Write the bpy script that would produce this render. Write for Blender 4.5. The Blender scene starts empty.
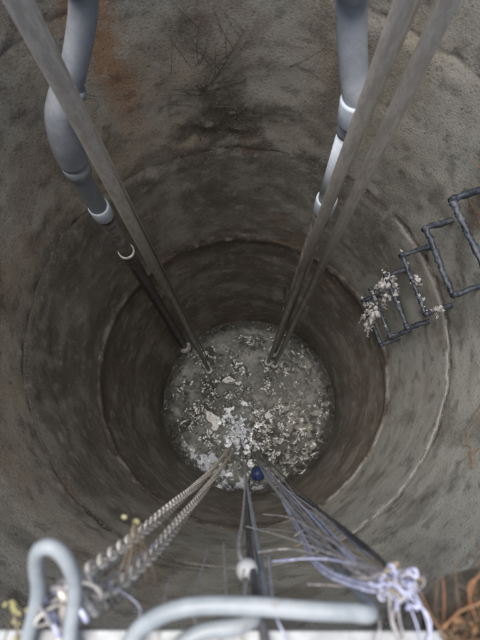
import bpy, math, random, bmesh
from mathutils import Vector, noise, Matrix
random.seed(7)
CAMZ=0.6
def V(x,y,D): return Vector((x,y,CAMZ-D))
def axis(D): 
    D=max(D,0.6)
    return (-0.037+0.0252*(D-2.45), 0.44-0.026*(D-2.45))
def sst(v,a,b):
    t=(v-a)/(b-a); t=max(0.,min(1.,t)); return t*t*(3-2*t)
def radius(D):
    r=1.025
    r-=.008*sst(D,1.43,1.50)
    r-=.010*sst(D,2.42,2.52)
    r-=.018*sst(D,3.55,3.61)
    r+=.012*sst(D,3.61,3.70)
    r-=.016*sst(D,4.6,5.0)
    return r
JO=[1.45,2.45,3.58]
def wallpt(ang,D,inset=0.0):
    cx,cy=axis(D); r=radius(D)-inset
    return V(cx+r*math.cos(ang),cy+r*math.sin(ang),D)
def fr(p,o=4,h=.9): return noise.fractal(p,h,2.1,o)
def mixc(f,a,b):
    f=max(0.,min(1.,f)); return (a[0]+(b[0]-a[0])*f,a[1]+(b[1]-a[1])*f,a[2]+(b[2]-a[2])*f)

# ---------------- materials -----------------
class NG:
    def __init__(s,name):
        s.m=bpy.data.materials.new(name); s.m.use_nodes=True
        s.t=s.m.node_tree; s.b=s.t.nodes['Principled BSDF']
        s.co=s.t.nodes.new('ShaderNodeTexCoord').outputs['Object']
    def L(s,a,b): s.t.links.new(a,b)
    def setin(s,sock,v):
        if isinstance(v,bpy.types.NodeSocket): s.L(v,sock)
        else: sock.default_value=v
    def noise(s,scale,detail=3,rough=.6,vec=None):
        n=s.t.nodes.new('ShaderNodeTexNoise'); n.inputs['Scale'].default_value=scale
        n.inputs['Detail'].default_value=detail; n.inputs['Roughness'].default_value=rough
        s.L(vec or s.co,n.inputs['Vector']); return n.outputs['Fac']
    def attr(s,name):
        n=s.t.nodes.new('ShaderNodeAttribute'); n.attribute_name=name; return n.outputs
    def map(s,sc):
        n=s.t.nodes.new('ShaderNodeMapping'); n.inputs['Scale'].default_value=sc
        s.L(s.co,n.inputs['Vector']); return n.outputs['Vector']
    def sep(s):
        n=s.t.nodes.new('ShaderNodeSeparateXYZ'); s.L(s.co,n.inputs[0]); return n.outputs
    def math(s,op,a,b=0.0):
        n=s.t.nodes.new('ShaderNodeMath'); n.operation=op
        s.setin(n.inputs[0],a); s.setin(n.inputs[1],b); return n.outputs[0]
    def mr(s,v,a,b,c=0.,d=1.):
        n=s.t.nodes.new('ShaderNodeMapRange'); n.interpolation_type='SMOOTHSTEP'
        s.setin(n.inputs['Value'],v)
        for k,q in (('From Min',a),('From Max',b),('To Min',c),('To Max',d)): n.inputs[k].default_value=q
        return n.outputs['Result']
    def mix(s,f,a,b,blend='MIX'):
        n=s.t.nodes.new('ShaderNodeMix'); n.data_type='RGBA'; n.blend_type=blend
        s.setin(n.inputs[0],f)
        for i,v in ((6,a),(7,b)):
            if isinstance(v,tuple): v=(v[0],v[1],v[2],1)
            s.setin(n.inputs[i],v)
        return n.outputs[2]
    def bump(s,h,strength=.5,dist=.01):
        n=s.t.nodes.new('ShaderNodeBump'); s.setin(n.inputs['Strength'],strength)
        n.inputs['Distance'].default_value=dist; s.L(h,n.inputs['Height']); return n.outputs['Normal']
    def fin(s,col,rough=.6,normal=None,metal=0.,spec=.5):
        if isinstance(col,tuple): col=(col[0],col[1],col[2],1)
        s.setin(s.b.inputs['Base Color'],col); s.setin(s.b.inputs['Roughness'],rough)
        s.setin(s.b.inputs['Metallic'],metal); s.b.inputs['Specular IOR Level'].default_value=spec
        if normal is not None: s.L(normal,s.b.inputs['Normal'])
        return s.m

def mat_wall():
    g=NG('wet_stained_concrete'); c=g.attr('col')['Color']
    n3=g.noise(85,3,.8)
    c=g.mix(g.mr(n3,.54,.70,0,.5),c,(.62,.61,.56)); c=g.mix(g.mr(n3,.46,.30,0,.65),c,(.055,.050,.042))
    return g.fin(c,g.mr(n3,.3,.7,.40,.75),g.bump(n3,.5,.006))
def mat_floor():
    g=NG('sewage_sludge'); a=g.attr('col'); c=a['Color']; wet=a['Alpha']
    n3=g.noise(30,4,.7)
    c=g.mix(g.mr(n3,.56,.70,0,.4),c,(.48,.49,.46)); c=g.mix(g.mr(n3,.45,.3,0,.7),c,(.04,.042,.038))
    r=g.math('ADD',g.math('MULTIPLY',g.mr(wet,.2,.5),.40),.13)
    return g.fin(c,r,g.bump(n3,g.mr(wet,.2,.55,.10,.6),.02),0.,.4)
def simple(name,a,b,scale=20,rough=.5,metal=0.,bs=.3,bd=.003,speck=None,spec=.5):
    g=NG(name); n=g.noise(scale,4,.75)
    c=g.mix(g.mr(n,.38,.6),a,b)
    if speck: c=g.mix(g.mr(n,.6,.7,0,.7),c,speck)
    return g.fin(c,g.mr(n,.3,.7,max(rough-.12,.05),min(rough+.12,1)),g.bump(n,bs,bd) if bs>.15 else None,metal,spec)
def mat_rail():
    g=NG('galvanised_rail'); x,y,z=g.sep(); n=g.noise(30,5,.75,vec=g.map((1.6,1.6,.5)))
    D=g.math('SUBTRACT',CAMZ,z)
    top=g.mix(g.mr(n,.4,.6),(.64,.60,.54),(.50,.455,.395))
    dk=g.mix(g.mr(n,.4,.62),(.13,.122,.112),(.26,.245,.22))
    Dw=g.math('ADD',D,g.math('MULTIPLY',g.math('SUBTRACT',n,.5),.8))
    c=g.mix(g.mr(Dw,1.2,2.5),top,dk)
    c=g.mix(g.mr(n,.62,.7,0,.4),c,(.66,.64,.60)); c=g.mix(g.mr(n,.38,.3,0,.5),c,(.15,.11,.08))
    return g.fin(c,.36,g.bump(n,.2,.001),.3)
M={}
M['wall']=mat_wall(); M['floor']=mat_floor(); M['rail']=mat_rail()
M['pvc']=simple('grey_pvc',(.22,.24,.27),(.29,.31,.345),7,.4,0,.1,.001,(.17,.165,.155))
M['pvcl']=simple('pale_pvc',(.66,.73,.80),(.50,.57,.66),9,.3,0,.1,.001,(.36,.38,.40))
M['iron']=simple('blackened_pipe',(.05,.048,.045),(.11,.10,.092),14,.4,.2,.3,.002,(.2,.18,.14))
M['step']=simple('corroded_step_steel',(.035,.043,.058),(.085,.098,.125),26,.5,.2,.9,.005,(.18,.17,.16))
M['chain']=simple('chain_steel',(.70,.67,.62),(.48,.45,.40),30,.45,.2,.2,.001,(.26,.2,.15))
M['cable']=simple('grey_cable',(.24,.27,.295),(.32,.35,.375),9,.5,0,.1,.001,(.2,.19,.17))
M['dcable']=simple('dark_cable',(.05,.05,.055),(.1,.1,.11),12,.45,0,.1)
M['rope']=simple('blue_white_rope',(.54,.56,.72),(.32,.34,.50),90,.75,0,.6,.002)
M['ropeg']=simple('dirty_rope',(.44,.42,.42),(.22,.21,.22),90,.8,0,.6,.002,(.55,.55,.58))
M['blue']=simple('blue_float_plastic',(.03,.05,.18),(.06,.1,.28),20,.45,0,.1)
M['white']=simple('white_plastic',(.62,.63,.64),(.40,.40,.40),20,.5,0,.1)
M['rag']=simple('soaked_rag',(.36,.34,.33),(.66,.65,.66),60,.85,0,1.,.01,(.8,.8,.83))
M['scum_glint']=simple('scum_and_sky_glints',(.85,.9,.97),(.62,.65,.70),25,.3,0,.6,.01)  # pale bluish colour stands in for sky reflection as well as scum
M['sludge']=simple('sludge_lumps',(.11,.108,.096),(.24,.24,.22),15,.5,0,.6,.01)
M['root']=simple('dark_root',(.08,.068,.055),(.14,.115,.09),30,.8,0,.1)
M['rroot']=simple('red_root',(.22,.10,.05),(.34,.17,.09),30,.8,0,.1)
M['leafa']=simple('dry_leaf',(.20,.11,.055),(.32,.19,.10),30,.8,0,.1)
M['leafb']=simple('old_leaf',(.06,.048,.036),(.12,.085,.055),30,.8,0,.1)
M['straw']=simple('dry_straw',(.30,.25,.18),(.22,.17,.12),30,.8,0,.1)
M['yellow']=simple('dull_yellow_blossom',(.36,.33,.15),(.5,.46,.28),30,.8,0,.1)
M['frame']=simple('galvanised_frame',(.36,.38,.39),(.27,.28,.29),14,.5,.2,.3,.002,(.2,.18,.16))
M['slab']=simple('slab_concrete',(.22,.19,.15),(.14,.115,.085),12,.85,0,.6,.01)
M['soil']=simple('soil_and_grass',(.11,.085,.055),(.09,.10,.05),3,.95,0,.8,.03)

# ---------------- mesh builder -----------------
class B:
    def __init__(s,name,mats): s.n=name; s.v=[]; s.f=[]; s.mi=[]; s.mats=mats; s.col=None
    def add(s,vs,fs,m=0):
        o=len(s.v); s.v+=[tuple(v) for v in vs]
        for f in fs: s.f.append([i+o for i in f]); s.mi.append(m)
    def tube(s,pts,r,seg=12,m=0,closed=False,cap=True,rough=0,freq=23):
        pts=[Vector(p) for p in pts]; n=len(pts); vs=[]; fs=[]
        up=Vector((0.13,.31,.94)); prev=None
        for i,p in enumerate(pts):
            if closed: t=(pts[(i+1)%n]-pts[i-1])
            else: t=pts[min(i+1,n-1)]-pts[max(i-1,0)]
            if t.length<1e-9: t=Vector((0,0,1))
            t.normalize()
            if prev is None:
                a=up.cross(t)
                if a.length<.1: a=Vector((1,0,0)).cross(t)
            else: a=prev-t*prev.dot(t)
            a.normalize(); prev=a; b=t.cross(a)
            rr=r[min(i,len(r)-1)] if isinstance(r,(list,tuple)) else r
            for k in range(seg):
                q=2*math.pi*k/seg; ra=rr
                if rough: ra*=max(.15,1+rough*noise.noise(p*freq+Vector((math.cos(q),math.sin(q),0))*1.3))
                vs.append(p+a*ra*math.cos(q)+b*ra*math.sin(q))
        R=n if closed else n-1
        for i in range(R):
            j=(i+1)%n
            for k in range(seg):
                l=(k+1)%seg; fs.append((i*seg+k,i*seg+l,j*seg+l,j*seg+k))
        if cap and not closed:
            fs.append(tuple(range(seg))[::-1]); fs.append(tuple((n-1)*seg+k for k in range(seg)))
        s.add(vs,fs,m)
    def lump(s,c,sx,sy,sz,m=0,amp=.35,nu=8,nv=6):
        vs=[];fs=[];c=Vector(c); rot=Matrix.Rotation(random.random()*6.28,3,'Z')
        for j in range(nv+1):
            th=math.pi*j/nv
            for i in range(nu):
                ph=2*math.pi*i/nu
                d=Vector((math.sin(th)*math.cos(ph),math.sin(th)*math.sin(ph),math.cos(th)))
                k=1+amp*noise.noise(d*1.7+c*13)*1.6
                vs.append(c+rot@Vector((d.x*sx*k,d.y*sy*k,d.z*sz*k)))
        for j in range(nv):
            for i in range(nu):
                l=(i+1)%nu; fs.append((j*nu+i,(j+1)*nu+i,(j+1)*nu+l,j*nu+l))
        s.add(vs,fs,m)
    def done(s,smooth=True):
        me=bpy.data.meshes.new(s.n); me.from_pydata(s.v,[],s.f)
        for m in s.mats: me.materials.append(M[m])
        me.polygons.foreach_set('material_index',s.mi)
        me.polygons.foreach_set('use_smooth',[smooth]*len(s.f)); me.update()
        if s.col:
            at=me.color_attributes.new('col','FLOAT_COLOR','POINT')
            flat=[]
            for c in s.col: flat+=[c[0],c[1],c[2],c[3] if len(c)>3 else 1.]
            at.data.foreach_set('color',flat)
        else:
            bm=bmesh.new(); bm.from_mesh(me); bmesh.ops.recalc_face_normals(bm,faces=bm.faces); bm.to_mesh(me); bm.free()
        ob=bpy.data.objects.new(s.n,me); bpy.context.collection.objects.link(ob); return ob
def smooth(pts,k=8):
    P=[Vector(p) for p in pts]; out=[]
    for i in range(len(P)-1):
        p0=P[max(i-1,0)];p1=P[i];p2=P[i+1];p3=P[min(i+2,len(P)-1)]
        for j in range(k):
            t=j/k; out.append(.5*((2*p1)+(-p0+p2)*t+(2*p0-5*p1+4*p2-p3)*t*t+(-p0+3*p1-3*p2+p3)*t**3))
    out.append(P[-1]); return out

# ---------------- shaft -----------------
b=B('well_shaft_wall',['wall']); NA=460
Ds=[]; d=.6
while d<6.25:
    Ds.append(d); d+=.012+.004*d
for j in JO: Ds+= [j-.012,j-.004,j+.004,j+.012]
Ds=sorted(Ds); vs=[];fs=[];cols=[]
for D in Ds:
    cx,cy=axis(D)
    for i in range(NA):
        a=2*math.pi*i/NA; ca,sa=math.cos(a),math.sin(a); p=Vector((ca,sa,D))
        n1=fr(p*1.5,5); n2=fr(p*5+Vector((7,0,0)),5); n5=fr(p*14,4)
        ns=fr(Vector((ca*4,sa*4,D*.7)),4); np_=fr(p*3.1+Vector((0,0,40)),5,.7)
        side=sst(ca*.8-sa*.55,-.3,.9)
        rag=.02*n2+.015*n5+.02*n1
        r=radius(D+rag)+.006*n1+.003*n2
        for j in JO:
            dd=abs(D+rag*.6-j); w=.018
            if dd<w: r+=.007*(1-dd/w)*max(0,.3+n5)
        q=math.hypot((a-1.66)/.30,(D-2.28)/.22)
        if q<1: r+=(1-q)*(.02*n5+.012*n2+.010)
        vs.append((cx+r*ca,cy+r*sa,CAMZ-D))
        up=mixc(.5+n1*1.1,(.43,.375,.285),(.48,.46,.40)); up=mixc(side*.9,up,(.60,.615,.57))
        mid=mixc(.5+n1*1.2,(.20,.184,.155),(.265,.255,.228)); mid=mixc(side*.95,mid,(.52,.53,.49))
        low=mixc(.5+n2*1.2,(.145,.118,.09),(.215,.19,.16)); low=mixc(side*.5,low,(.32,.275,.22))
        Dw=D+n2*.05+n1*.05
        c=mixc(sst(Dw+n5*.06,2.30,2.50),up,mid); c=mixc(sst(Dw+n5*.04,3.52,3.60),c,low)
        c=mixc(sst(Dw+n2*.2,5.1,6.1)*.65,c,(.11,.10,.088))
        c=mixc(sst(ns,.12,.6)*.42,c,(.13,.112,.09)); c=mixc(sst(ns,-.15,-.6)*.3,c,(.56,.55,.50))
        c=mixc(sst(np_,.1,.55)*.42,c,(.12,.104,.084)); c=mixc(sst(np_,-.15,-.6)*.35,c,(.55,.54,.49))
        for j in JO:
            dd=abs(D+rag-j-.01); c=mixc(sst(dd,.05,.0)*(.5+n1),c,(.07,.058,.045))
        dd=abs(D+rag*.7-2.475); c=mixc(sst(dd,.016,0)*sst(side+n1*.5,.45,.8)*.9,c,(.85,.84,.80))
        dd=abs(D+rag-3.51); c=mixc(sst(dd,.05,0)*.45*(.6+n1),c,(.27,.18,.12))
        c=mixc(sst(D+rag+n5*.03,3.57,3.61)*sst(D+rag+n2*.1,3.95,3.62)*.65,c,(.06,.048,.038))
        q=math.hypot((a-1.64)/.30,(D-2.26)/.25)+n2*.7+n5*.4
        c=mixc(sst(q,1.05,.4)*.75,c,(.08,.067,.053))
        q=math.hypot((a-.35)/.16,(D-1.65)/.28)+n2*.8+n5*.3
        c=mixc(sst(q,1.1,.5)*.65,c,(.16,.10,.075))
        q=abs(a-2.03+n2*.04+.05*(D-1.5)+n5*.02)
        c=mixc(sst(q,.11,.02)*sst(Dw,2.35,1.7)*.75,c,(.42,.22,.11))
        br=n1*.7+fr(p*2.7+Vector((0,31,0)),4)*.9
        c=mixc(sst(br,.33,.68)*(.36-.2*side),c,(.25,.155,.10))
        c=mixc(sst(n5,.35,.6)*.42,c,(.09,.078,.062)); c=mixc(sst(n5,-.35,-.6)*.3,c,(.62,.60,.55))
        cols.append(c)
for k in range(len(Ds)-1):
    for i in range(NA):
        l=(i+1)%NA; fs.append((k*NA+i,(k+1)*NA+i,(k+1)*NA+l,k*NA+l))
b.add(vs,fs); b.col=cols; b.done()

# floor
b=B('well_floor_sludge',['floor']); NR=120; NA=360; vs=[];fs=[];cols=[]; cx,cy=axis(6.1)
def fz(x,y): return .05*noise.noise(Vector((x*3,y*3,1)))+.03*noise.noise(Vector((x*9,y*9,4)))
for j in range(NR+1):
    for i in range(NA):
        r=1.0*j/NR; a=2*math.pi*i/NA; x=cx+r*math.cos(a); y=cy+r*math.sin(a); p=Vector((x,y,0))
        n5=fr(p*18,5,.6); n1=fr(p*1.7+Vector((3,1,0)),5); n2=fr(p*6,5,.7)
        h=fz(x,y)*.5+.006*n5; h=max(h,-.010+.0008*n5)
        flat=h<-.0085
        vs.append((x,y,CAMZ-6.1+h+.05*max(0,r-.85)/.15))
        wet=.15 if flat else .55+n2
        c=mixc(.45+n1*1.1,(.105,.109,.098),(.27,.275,.255))
        if flat: c=mixc(.4,c,(.06,.063,.057))
        k=sst(n2,.0,-.5)*.75; c=mixc(k,c,(.055,.058,.052)); wet-=k*.5
        c=mixc(sst(n2,.15,.6)*.5,c,(.48,.485,.46))
        q=math.hypot((x-.30)*1.7,(y+.10)*2.1)+n1*.7+n2*.4; k=sst(q,1.1,.4); c=mixc(k*.75,c,(.05,.051,.047)); wet-=k*.4
        q=math.hypot((x+.3)*2.2,(y-.3)*1.6)+n1*.7+n2*.4; k=sst(q,1.2,.4); c=mixc(k*.5,c,(.07,.071,.065)); wet-=k*.3
        q=math.hypot((x+.06)*5.,(y-.02)*3.4)+n2*1.3+n5*1.1; k=sst(q,.85,.5); c=mixc(k,c,(.86,.92,1.));  # bluish-white patch: sky reflection painted into the colour, along with foam
        q=abs(r-.85+n1*.1)*5+n2*1.5+n5*1.1; c=mixc(sst(q,.15,-.1)*sst(y,.0,-.25)*sst(x,.5,.1),c,(.72,.78,.86))  # near-side crescent: more sky reflection painted pale into the sludge colour
        q=math.hypot((x-.60)*3.2,(y-.1)*1.8)+n2*1.9+n5*1.4; c=mixc(sst(q,.4,.05)*.7,c,(.5,.5,.46))
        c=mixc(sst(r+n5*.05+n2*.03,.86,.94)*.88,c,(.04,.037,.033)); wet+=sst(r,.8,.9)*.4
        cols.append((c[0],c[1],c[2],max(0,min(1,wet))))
for j in range(NR):
    for i in range(NA):
        l=(i+1)%NA; fs.append((j*NA+i,(j+1)*NA+i,(j+1)*NA+l,j*NA+l))
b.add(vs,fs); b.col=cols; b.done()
b=B('sludge_debris',['sludge','scum_glint'])
for i in range(260):
    a=random.random()*6.28; r=.93*math.sqrt(random.random()); x=cx+r*math.cos(a); y=cy+r*math.sin(a); s=random.uniform(.005,.018)
    b.lump((x,y,CAMZ-6.1+max(-.010,fz(x,y)*.5)),s*random.uniform(.7,2.6),s,s*.4,0,.6)
def scum_glints(x0,y0,sx,sy,n,smin=.01,smax=.04):  # pale lumps: scum bits, also sky glints given as colour
    for i in range(n):
        x=random.gauss(x0,sx); y=random.gauss(y0,sy)
        if math.hypot(x-cx,y-cy)>.93: continue
        s=random.uniform(smin,smax)
        b.lump((x,y,CAMZ-6.1+max(-.010,fz(x,y)*.5)+.006),s*random.uniform(.6,1.6),s*random.uniform(.4,1),.010,1,.9)
scum_glints(-.05,.04,.06,.09,42,.01,.035); scum_glints(-.06,-.02,.03,.04,14,.03,.05); scum_glints(-.35,-.42,.12,.06,24,.006,.022); scum_glints(-.3,-.15,.12,.15,10,.008,.02)
scum_glints(.0,-.56,.2,.03,20,.008,.02); scum_glints(.5,.0,.15,.12,8,.006,.014)
b.done()

# ---------------- guide rails -----------------
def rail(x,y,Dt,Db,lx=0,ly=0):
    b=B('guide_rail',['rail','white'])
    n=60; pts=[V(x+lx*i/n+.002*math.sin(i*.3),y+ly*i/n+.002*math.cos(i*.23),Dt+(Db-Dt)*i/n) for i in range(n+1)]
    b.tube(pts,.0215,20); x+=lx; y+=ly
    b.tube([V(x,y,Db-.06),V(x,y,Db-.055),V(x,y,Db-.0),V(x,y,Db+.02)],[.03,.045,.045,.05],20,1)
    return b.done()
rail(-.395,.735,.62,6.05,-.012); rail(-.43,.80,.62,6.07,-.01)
rail(.312,.82,.62,6.02,-.03); rail(.388,.80,.62,6.05,-.03)
b=B('stainless_lifting_wire',['rail'])
b.tube(smooth([V(-.40,.80,.62),V(-.42,.84,3),V(-.44,.9,6.05)],10),.006,8); b.tube(smooth([V(.36,.86,.62),V(.33,.87,3),V(.32,.88,6.05)],10),.006,8); b.done()

# ---------------- discharge pipes -----------------
def ring(b,p,q,r,m):
    p=Vector(p);q=Vector(q); d=(q-p)
    b.tube([p,p+d*.08,p+d*.92,q],[r*.93,r,r,r*.93],28,m)
b=B('discharge_pipe',['pvc','iron','pvcl','white'])
b.tube(smooth([V(-.33,1.14,.70),V(-.40,1.135,1.0),V(-.43,1.13,1.18),V(-.52,1.07,1.38),V(-.595,1.015,1.52),V(-.622,.985,1.66),V(-.628,.975,1.8),V(-.632,.97,2.05),V(-.633,.97,2.16)],8),.040,28,0)
b.tube(smooth([V(-.535,1.06,1.41),V(-.59,1.018,1.5),V(-.615,.988,1.62),V(-.624,.98,1.74)],6),[.047]+[.054]*17+[.047],28,0)
ring(b,V(-.41,1.13,1.02),V(-.425,1.13,1.12),.046,0)
ring(b,V(-.626,.977,1.74),V(-.627,.976,1.81),.051,0)
ring(b,V(-.632,.97,2.09),V(-.633,.97,2.19),.047,2)
b.tube([V(-.633,.97,2.18),V(-.64,.975,3.0),V(-.69,1.0,6.05)],.037,24,1)
ring(b,V(-.637,.973,2.66),V(-.638,.973,2.69),.045,3)
b.tube([V(-.688,1.,5.9),V(-.688,1.,5.93),V(-.69,1.,6.03),V(-.69,1.,6.06)],[.045,.075,.075,.06],24,3)
b.done()
b=B('discharge_pipe',['pvc','iron','pvcl','white'])
b.tube(smooth([V(.245,1.05,.70),V(.262,1.06,1.0),V(.275,1.07,1.12),V(.31,1.0,1.28),V(.332,.955,1.36),V(.338,.95,1.5)],8),.041,28,0)
ring(b,V(.262,1.055,.99),V(.268,1.062,1.07),.047,0)
ring(b,V(.330,.957,1.34),V(.338,.95,1.44),.049,2)
b.tube([V(.338,.95,1.42),V(.345,.95,2.12)],.038,28,2)
ring(b,V(.343,.95,1.98),V(.345,.95,2.10),.045,2)
b.tube([V(.345,.95,2.1),V(.35,.95,6.05)],.037,24,1)
b.tube([V(.35,.95,5.9),V(.35,.95,5.93),V(.35,.95,6.03),V(.35,.95,6.06)],[.045,.075,.075,.06],24,3)
for D in (1.75,4.6):
    b.tube([V(.35,.95,D),V(.36,1.1,D),V(.38,1.35,D)],.010,8,1)
b.done()

# ---------------- step irons -----------------
ang=math.radians(18.5)
ux=Vector((math.cos(ang),math.sin(ang),0)); tx=Vector((-math.sin(ang),math.cos(ang),0))
for k,D in enumerate([1.15,1.45,1.74,2.04,2.35,2.66,2.96,3.2]):
    c0=V(.80+.006*math.sin(k*3),.69+.006*math.cos(k*2),D); w=.150
    b=B('step_iron',['step'])
    tilt=Vector((0,0,random.uniform(-.012,.012)))
    pts=[c0+ux*.23+tx*w,c0+ux*.1+tx*w,c0+ux*.014+tx*w+tilt,c0+tx*(w-.012)+tilt]+[c0+tx*(w-.012)*(1-i/6)+tilt*(1-i/6) for i in range(1,12)]+[c0-tx*(w-.012)-tilt,c0+ux*.014-tx*w-tilt,c0+ux*.1-tx*w,c0+ux*.23-tx*w]
    b.tube(smooth(pts,4),.0118,10,0,rough=.7,freq=60)
    for sgn in (1,-1):
        q=c0+tx*sgn*w; b.tube([q+Vector((0,0,-.01)),q+Vector((0,0,.02))],[.0135,.011],8,0)
    b.done()

def rag(cx_,cy_,D,n,sx,sy,h,seed,wm=1.):
    b=B('soaked_rag',['rag']); random.seed(seed)
    for i in range(n):
        x=cx_+random.gauss(0,sx); y=cy_+random.gauss(0,sy); L=random.uniform(.4,1)*h
        D0=D+random.uniform(-.05,.04); m=30; w=random.uniform(.005,.011)*wm
        dx=random.uniform(-.03,.05); dy=random.uniform(-.05,.04)
        pts=[V(x+dx*t/m+.035*noise.noise(Vector((t*.35,i,seed))),y+dy*t/m+.035*noise.noise(Vector((t*.35,i,seed+9))),D0+L*t/m-.04*math.exp(-t)) for t in range(m)]
        b.tube(pts,[w*max(.25,(1.3-1.1*t/m)*(1+1.1*noise.noise(Vector((t*.5,i*3,2))))) for t in range(m)],12,0,rough=1.3,freq=80)
    return b.done()
rag(.765,.79,2.68,12,.015,.035,.22,3); rag(.76,.70,2.98,9,.015,.035,.30,5); rag(.80,.66,2.33,2,.008,.02,.07,8,.8); rag(.87,.56,2.36,5,.02,.010,.05,9,.6)
b=B('mineral_crust',['rag']); random.seed(4)
for D in (2.35,2.66,2.96,3.2):
    for i in range(10):
        t=random.uniform(-.15,.15) if random.random()<.4 else random.gauss(.13,.02)
        p=V(.80,.69,D)+tx*t+Vector((random.gauss(0,.004),random.gauss(0,.004),.009)); s=random.uniform(.003,.007)
        b.lump(p,s*1.4,s,s*.7,0,.8)
b.done()
random.seed(11)

# ---------------- chains -----------------
def chain(name,path,wl=.0095,tr=.003,pitch=.024):
    b=B(name,['chain']); P=[Vector(p) for p in path]
    out=[P[0]]; acc=0
    for i in range(len(P)-1):
        a,c=P[i],P[i+1]; L=(c-a).length; t=pitch-acc
        while t<=L: out.append(a.lerp(c,t/L)); t+=pitch
        acc=L-(t-pitch)
    tw=0
    for i in range(len(out)-1):
        c=(out[i]+out[i+1])/2; d=(out[i+1]-out[i]).normalized()
        a=Vector((.3,.9,.1)).cross(d).normalized(); q=(i%2)*math.pi/2+tw+.6; tw+=.05
        e=d.cross(a); s1=a*math.cos(q)+e*math.sin(q)
        hl=pitch*.64; pts=[]
        for k in range(12):
            u=2*math.pi*(k+.5)/12; cu,su=math.cos(u),math.sin(u)
            pts.append(c+s1*wl*cu+d*((hl-wl)*(1 if su>0 else -1)+wl*su))
        b.tube(pts,tr,6,0,closed=True)
    return b.done()
chain('lifting_chain',smooth([V(-.192,-.165,.60),V(-.195,-.175,.8),V(-.197,-.19,1.5),V(-.18,-.19,3),V(-.12,-.1,6.05)],14),pitch=.027,wl=.0115,tr=.0041)
chain('lifting_chain',smooth([V(-.165,-.175,.60),V(-.163,-.20,.8),V(-.165,-.215,1.4),V(-.15,-.21,3),V(-.09,-.15,6.05)],14),pitch=.027,wl=.0115,tr=.0041)
b=B('chain_hook_bundle',['chain','ropeg','rope'])
for i in range(18):
    a0=random.random()*6; c=V(-.186+random.uniform(-.018,.022),-.180+random.uniform(-.014,.018),.595+random.uniform(-.02,.03))
    pts=[c+Vector((.012*math.cos(2*math.pi*u/10+a0),.010*math.sin(2*math.pi*u/10),.012*math.sin(2*math.pi*u/10+a0*2))) for u in range(10)]
    b.tube(pts,random.uniform(.0015,.0028),8,i%3,closed=True)
b.tube([V(-.19,-.16,.6),V(-.19,-.24,.585)],.005,10,0)
b.done()

# ---------------- cables -----------------
b=B('pump_cable_loop',['cable'])
b.tube(smooth([V(-.235,-.29,.585),V(-.222,-.21,.585),V(-.21,-.16,.575),V(-.205,-.125,.55),V(-.195,-.107,.53),V(-.181,-.104,.525),V(-.170,-.118,.535),V(-.168,-.15,.56),V(-.175,-.2,.575),V(-.18,-.28,.582)],10),.0074,16); b.done()
b=B('pump_power_cable',['cable'])
b.tube(smooth([V(-.16,-.32,.585),V(-.117,-.21,.577),V(-.093,-.180,.567),V(-.053,-.165,.56),V(.005,-.163,.556),V(.064,-.167,.556),V(.104,-.170,.561),V(.128,-.176,.585),V(.133,-.180,.70),V(.12,-.18,1.2),V(.10,-.19,3),V(.13,-.2,6.05)],10),[.0088]*70+[.0065]*41,16); b.done()
b=B('pump_power_cable',['cable'])
b.tube(smooth([V(-.11,-.33,.585),V(-.075,-.225,.582),V(-.047,-.196,.58),V(-.005,-.190,.585),V(.018,-.19,.63),V(.025,-.195,.75),V(.02,-.19,1.3),V(.0,-.17,3),V(-.04,-.05,6.05)],10),[.0082]*40+[.0055]*41,16); b.done()
b=B('float_switch_cable',['dcable','blue'])
b.tube(smooth([V(.03,-.32,.585),V(.02,-.2,.59),V(.012,-.185,.75),V(.01,-.2,1.5),V(.03,-.24,3),V(.10,-.36,5.6),V(.14,-.41,5.95)],10),.005,10)
b.tube([V(.13,-.36,5.94),V(.135,-.375,5.95),V(.145,-.42,5.97),V(.15,-.47,5.98),V(.152,-.49,5.98)],[.03,.06,.075,.065,.03],16,1)
b.done()
b=B('float_switch',['white','dcable','ropeg'])
b.tube(smooth([V(.0,-.31,.588),V(.0,-.2,.62),V(.002,-.185,.74)],6),.003,8,2)
c=V(.004,-.188,.80); prof=[(-.026,.004),(-.022,.011),(-.010,.0155),(.004,.016),(.014,.011),(.02,.006),(.03,.0045)]
b.tube([c+Vector((0,0,-z)) for z,r in prof],[r for z,r in prof],18,0)
b.tube(smooth([c+Vector((0,0,-.025)),V(.008,-.19,1.2),V(.01,-.19,3),V(.04,-.2,6.0)],8),.004,8,1)
b.tube(smooth([c+Vector((0,0,-.02)),V(-.008,-.175,.9),V(.0,-.19,1.6),V(.02,-.15,4.)],8),.004,8,2)
b.done()

b=B('tangled_rope',['rope','ropeg','dcable','straw'])
hub=V(.165,-.155,.6)
for i in range(14):
    x0=.105+i*.006+random.uniform(-.006,.006); y0=-.165+random.uniform(-.02,.015)
    x1=.12+random.uniform(-.05,.05); y1=-.19+random.uniform(-.05,.05)
    D1=random.choice([2.2,3.5,5.,6.0])
    pts=[hub+Vector((random.uniform(-.016,.016),random.uniform(-.012,.012),0)),V(x0,y0,.75),V(x0*.95+.01,y0-.01,1.2),V((x0+x1)/2,(y0+y1)/2,D1*.55+.5),V(x1,y1,D1)]
    b.tube(smooth(pts,20),random.uniform(.0016,.0038),7,random.choice([0,0,0,1,2]),rough=.6,freq=90)
for i in range(12):
    p=Vector((.01+random.uniform(-.03,.10),-.185+random.uniform(-.01,.01),CAMZ-random.uniform(.7,1.3)))
    q=hub+Vector((random.uniform(-.04,.02),random.uniform(-.012,.012),0))
    mid=(p+q)/2+Vector((random.uniform(-.02,.02),random.uniform(-.02,.01),-random.uniform(.0,.2)))
    b.tube(smooth([p,mid,q],16),random.uniform(.0008,.0018),7,random.choice([0,1,1,3]),rough=.6,freq=90)
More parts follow.
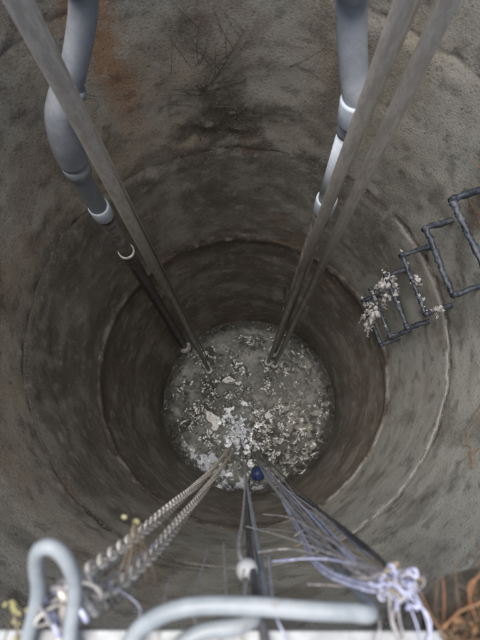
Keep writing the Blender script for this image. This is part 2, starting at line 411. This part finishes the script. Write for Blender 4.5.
for i in range(52):
    pts=[]; o=Vector((random.gauss(0,.012),random.gauss(-.002,.008),random.gauss(-.01,.012))); p=hub+o
    h=Vector((random.gauss(0,1),random.gauss(0,1),random.gauss(0,1))).normalized()
    for t in range(random.randint(5,9)):
        pts.append(Vector(p)); h=(h+Vector((random.gauss(0,.6),random.gauss(0,.6),random.gauss(0,.6)))).normalized(); p=p+h*random.uniform(.004,.007); p=p.lerp(hub,.12)
    b.tube(smooth(pts,5),random.uniform(.0006,.0020),6,random.choice([0,0,0,0,1,3]),rough=.6,freq=120)
for i in range(6):
    b.tube(smooth([hub+Vector((random.gauss(0,.01),0,0)),hub+Vector((random.gauss(.01,.012),-.035,.004)),V(.18+random.gauss(0,.02),-.26,.592),V(.19+random.gauss(0,.02),-.33,.59)],6),random.uniform(.0007,.0020),7,i%2)
for i in range(9):
    x=random.uniform(-.24,.15); pts=[V(x+random.gauss(0,.01),-.29,.593),V(x+random.gauss(0,.01),-.215,.588),V(x+random.gauss(0,.015),-.185,.62),V(x+random.gauss(0,.02),-.18,.7+random.random()*.3)]
    b.tube(smooth(pts,6),random.uniform(.0006,.0014),6,random.choice([1,1,3,0]))
b.done()

# ---------------- roots -----------------
b=B('tree_roots',['root','rroot'])
def creep(a,D,da,dD,n,r0,m=0,step=.03,wob=.5,lift=.003):
    pts=[];rs=[]; h=math.atan2(dD,da)
    for i in range(n):
        pts.append(wallpt(a,D,lift)); rs.append(r0*(1-i/n)+.0003)
        h+=random.gauss(0,wob*.3); a+=math.cos(h)*step; D+=math.sin(h)*step
        if random.random()<.16 and n>8: creep(a,D,math.cos(h+random.choice([-.7,.7])),math.sin(h+random.choice([-.7,.7])),int(n*.5),r0*.5,m,step,wob,lift)
    b.tube(pts,rs,5,m)
for i in range(17):
    t=-math.pi*(i+.5)/17+random.gauss(0,.1)
    creep(1.70+random.gauss(0,.02),1.99+random.gauss(0,.02),math.cos(t),math.sin(t)*1.0,random.randint(8,16),.0010,0,.032,.35,.002)
for i in range(22):
    t=random.uniform(0,6.28)
    creep(1.66+random.gauss(0,.13),2.25+random.gauss(0,.08),math.cos(t),math.sin(t),random.randint(5,9),.0013,0,.018,1.5,.0)
for i in range(10):
    creep(.30+random.gauss(0,.06),1.5+random.gauss(0,.12),random.uniform(-.3,.3),1,random.randint(7,14),.002,1,.025,.8,.006)
for i in range(12):
    creep(-.35+random.gauss(0,.1),1.75+random.gauss(0,.1),random.uniform(-1,.6),random.uniform(-.3,.8),random.randint(7,13),.002,1,.025,.8,.006)
b.done()

# ---------------- top: slab, frame, ground -----------------
def prism(b,poly,z0,z1,m=0):
    n=len(poly); vs=[(x,y,z1) for x,y in poly]+[(x,y,z0) for x,y in poly]
    b.add(vs,[tuple(range(n)),tuple(range(n,2*n))[::-1]]+[(i,i+n,(i+1)%n+n,(i+1)%n) for i in range(n)],m)
b=B('cover_slab',['slab'])
prism(b,[(-1.2,-.262),(.214,-.262),(.216,-.205),(.228,-.186),(.25,-.170),(.30,-.158),(.40,-.14),(1.2,-.10),(1.2,-1.1),(-1.2,-1.1)],-.10,-.012); b.done(False)
b=B('hatch_frame',['frame'])
prism(b,[(-.42,-.262),(.21,-.262),(.21,-.2),(-.42,-.2)],-.006,0.0)
prism(b,[(-.42,-.2615),(.21,-.2615),(.21,-.255),(-.42,-.255)],-.07,-.0065)
ob=b.done(False)
bv=ob.modifiers.new('bev','BEVEL'); bv.width=.0015; bv.segments=2
b=B('ground',['soil']); vs=[];fs=[]; rr=[1.03,1.2,1.6,2.5,5,12,40,150,400]; N=96; cx,cy=axis(.6)
for r in rr:
    for i in range(N):
        a=2*math.pi*i/N; vs.append((cx+r*math.cos(a),cy+r*math.sin(a),-.02+ (.03*noise.noise(Vector((r*math.cos(a),r*math.sin(a),0))) if r>1.3 else 0)))
for j in range(len(rr)-1):
    for i in range(N):
        l=(i+1)%N; fs.append((j*N+i,(j+1)*N+i,(j+1)*N+l,j*N+l))
b.add(vs,fs); b.done()

b=B('leaf_litter',['leafa','leafb','root','rroot','straw'])
def leaf(x,y,z):
    L=random.uniform(.003,.008); w=L*random.uniform(.2,.45)
    R=Matrix.Rotation(random.random()*6.28,3,'Z')@Matrix.Rotation(random.gauss(0,.6),3,'X')@Matrix.Rotation(random.gauss(0,.5),3,'Y')
    c=Vector((x,y,z)); loc=[(-L,0,0),(-L*.3,w,.002),(L*.5,w*.8,.003),(L,0,0),(L*.5,-w*.8,.003),(-L*.3,-w,.002),(0,0,-.002)]
    b.add([c+R@Vector(p) for p in loc],[(0,1,6),(1,2,6),(2,3,6),(3,4,6),(4,5,6),(5,0,6)],random.choice([0,1,1,1]))
def edge(x): return -.2+.045*(1-math.exp(-max(0,x-.214)/.035))+(x-.21)*.08
for i in range(1500):
    x=.205+abs(random.gauss(0,.12)); 
    y=edge(x)-abs(random.gauss(0,.04))+.003; leaf(x,y,random.uniform(-.014,.002))
for i in range(190):
    x=.20+abs(random.gauss(0,.10))
    y=edge(x)+random.uniform(-.05,.012); a=random.gauss(.45,.6); L=random.uniform(.015,.07)
    p=Vector((x,y,random.uniform(-.02,.006))); q=p+Vector((L*math.cos(a),L*math.sin(a),random.uniform(-.04,.01)))
    mid=(p+q)/2+Vector((random.gauss(0,.008),random.gauss(0,.008),random.gauss(0,.008)))
    b.tube(smooth([p,mid,q],4),random.uniform(.0003,.0012),5,random.choice([0,3,3,2,2,1]))
b.done(False)
b=B('withered_weed',['yellow','leafb','straw'])
for cxx,cyy,zz,k in ((-.238,-.175,.015,9),(-.232,-.20,.01,6),(-.13,-.10,-.05,3)):
    for i in range(k):
        c=Vector((cxx+random.gauss(0,.008),cyy+random.gauss(0,.006),zz+random.gauss(0,.006)))
        b.lump(c,.0035,.0022,.0015,0,.6,6,4)
    for i in range(6):
        p=Vector((cxx,cyy,zz)); q=p+Vector((random.gauss(0,.02),-.05-random.random()*.03,-.01))
        b.tube(smooth([p,(p+q)/2+Vector((.005,0,.01)),q],4),.0008,5,random.choice([1,2]))
b.done()

# ---------------- light -----------------
w=bpy.data.worlds.new('World'); bpy.context.scene.world=w; w.use_nodes=True; nt=w.node_tree
bg=nt.nodes['Background']; sky=nt.nodes.new('ShaderNodeTexSky'); sky.sky_type='NISHITA'; sky.sun_disc=False
el=math.radians(80); az=math.radians(-60)
sky.sun_elevation=el; sky.sun_rotation=az; sky.air_density=1.; sky.dust_density=4.
nt.links.new(sky.outputs[0],bg.inputs[0]); bg.inputs[1].default_value=.15
sl=bpy.data.lights.new('sun','SUN'); sl.energy=4.9; sl.angle=math.radians(42); sl.color=(1,.965,.91)
so=bpy.data.objects.new('sun',sl); bpy.context.collection.objects.link(so)
d=Vector((math.cos(el)*math.sin(az),math.cos(el)*math.cos(az),math.sin(el)))
so.rotation_euler=d.to_track_quat('Z','Y').to_euler(); so.location=(0,0,5)

cd=bpy.data.cameras.new('camera'); co=bpy.data.objects.new('camera',cd); bpy.context.collection.objects.link(co)
cd.sensor_fit='VERTICAL'; cd.sensor_height=36; cd.lens=29.25; cd.clip_start=.02; cd.clip_end=1000
co.location=(0,0,CAMZ); co.rotation_euler=(math.radians(12.46),math.radians(.44),0)
cd.dof.use_dof=True; cd.dof.focus_distance=3.2; cd.dof.aperture_fstop=4.5
bpy.context.scene.camera=co
sc=bpy.context.scene; sc.view_settings.view_transform='Standard'; sc.view_settings.look='None'; sc.view_settings.exposure=0
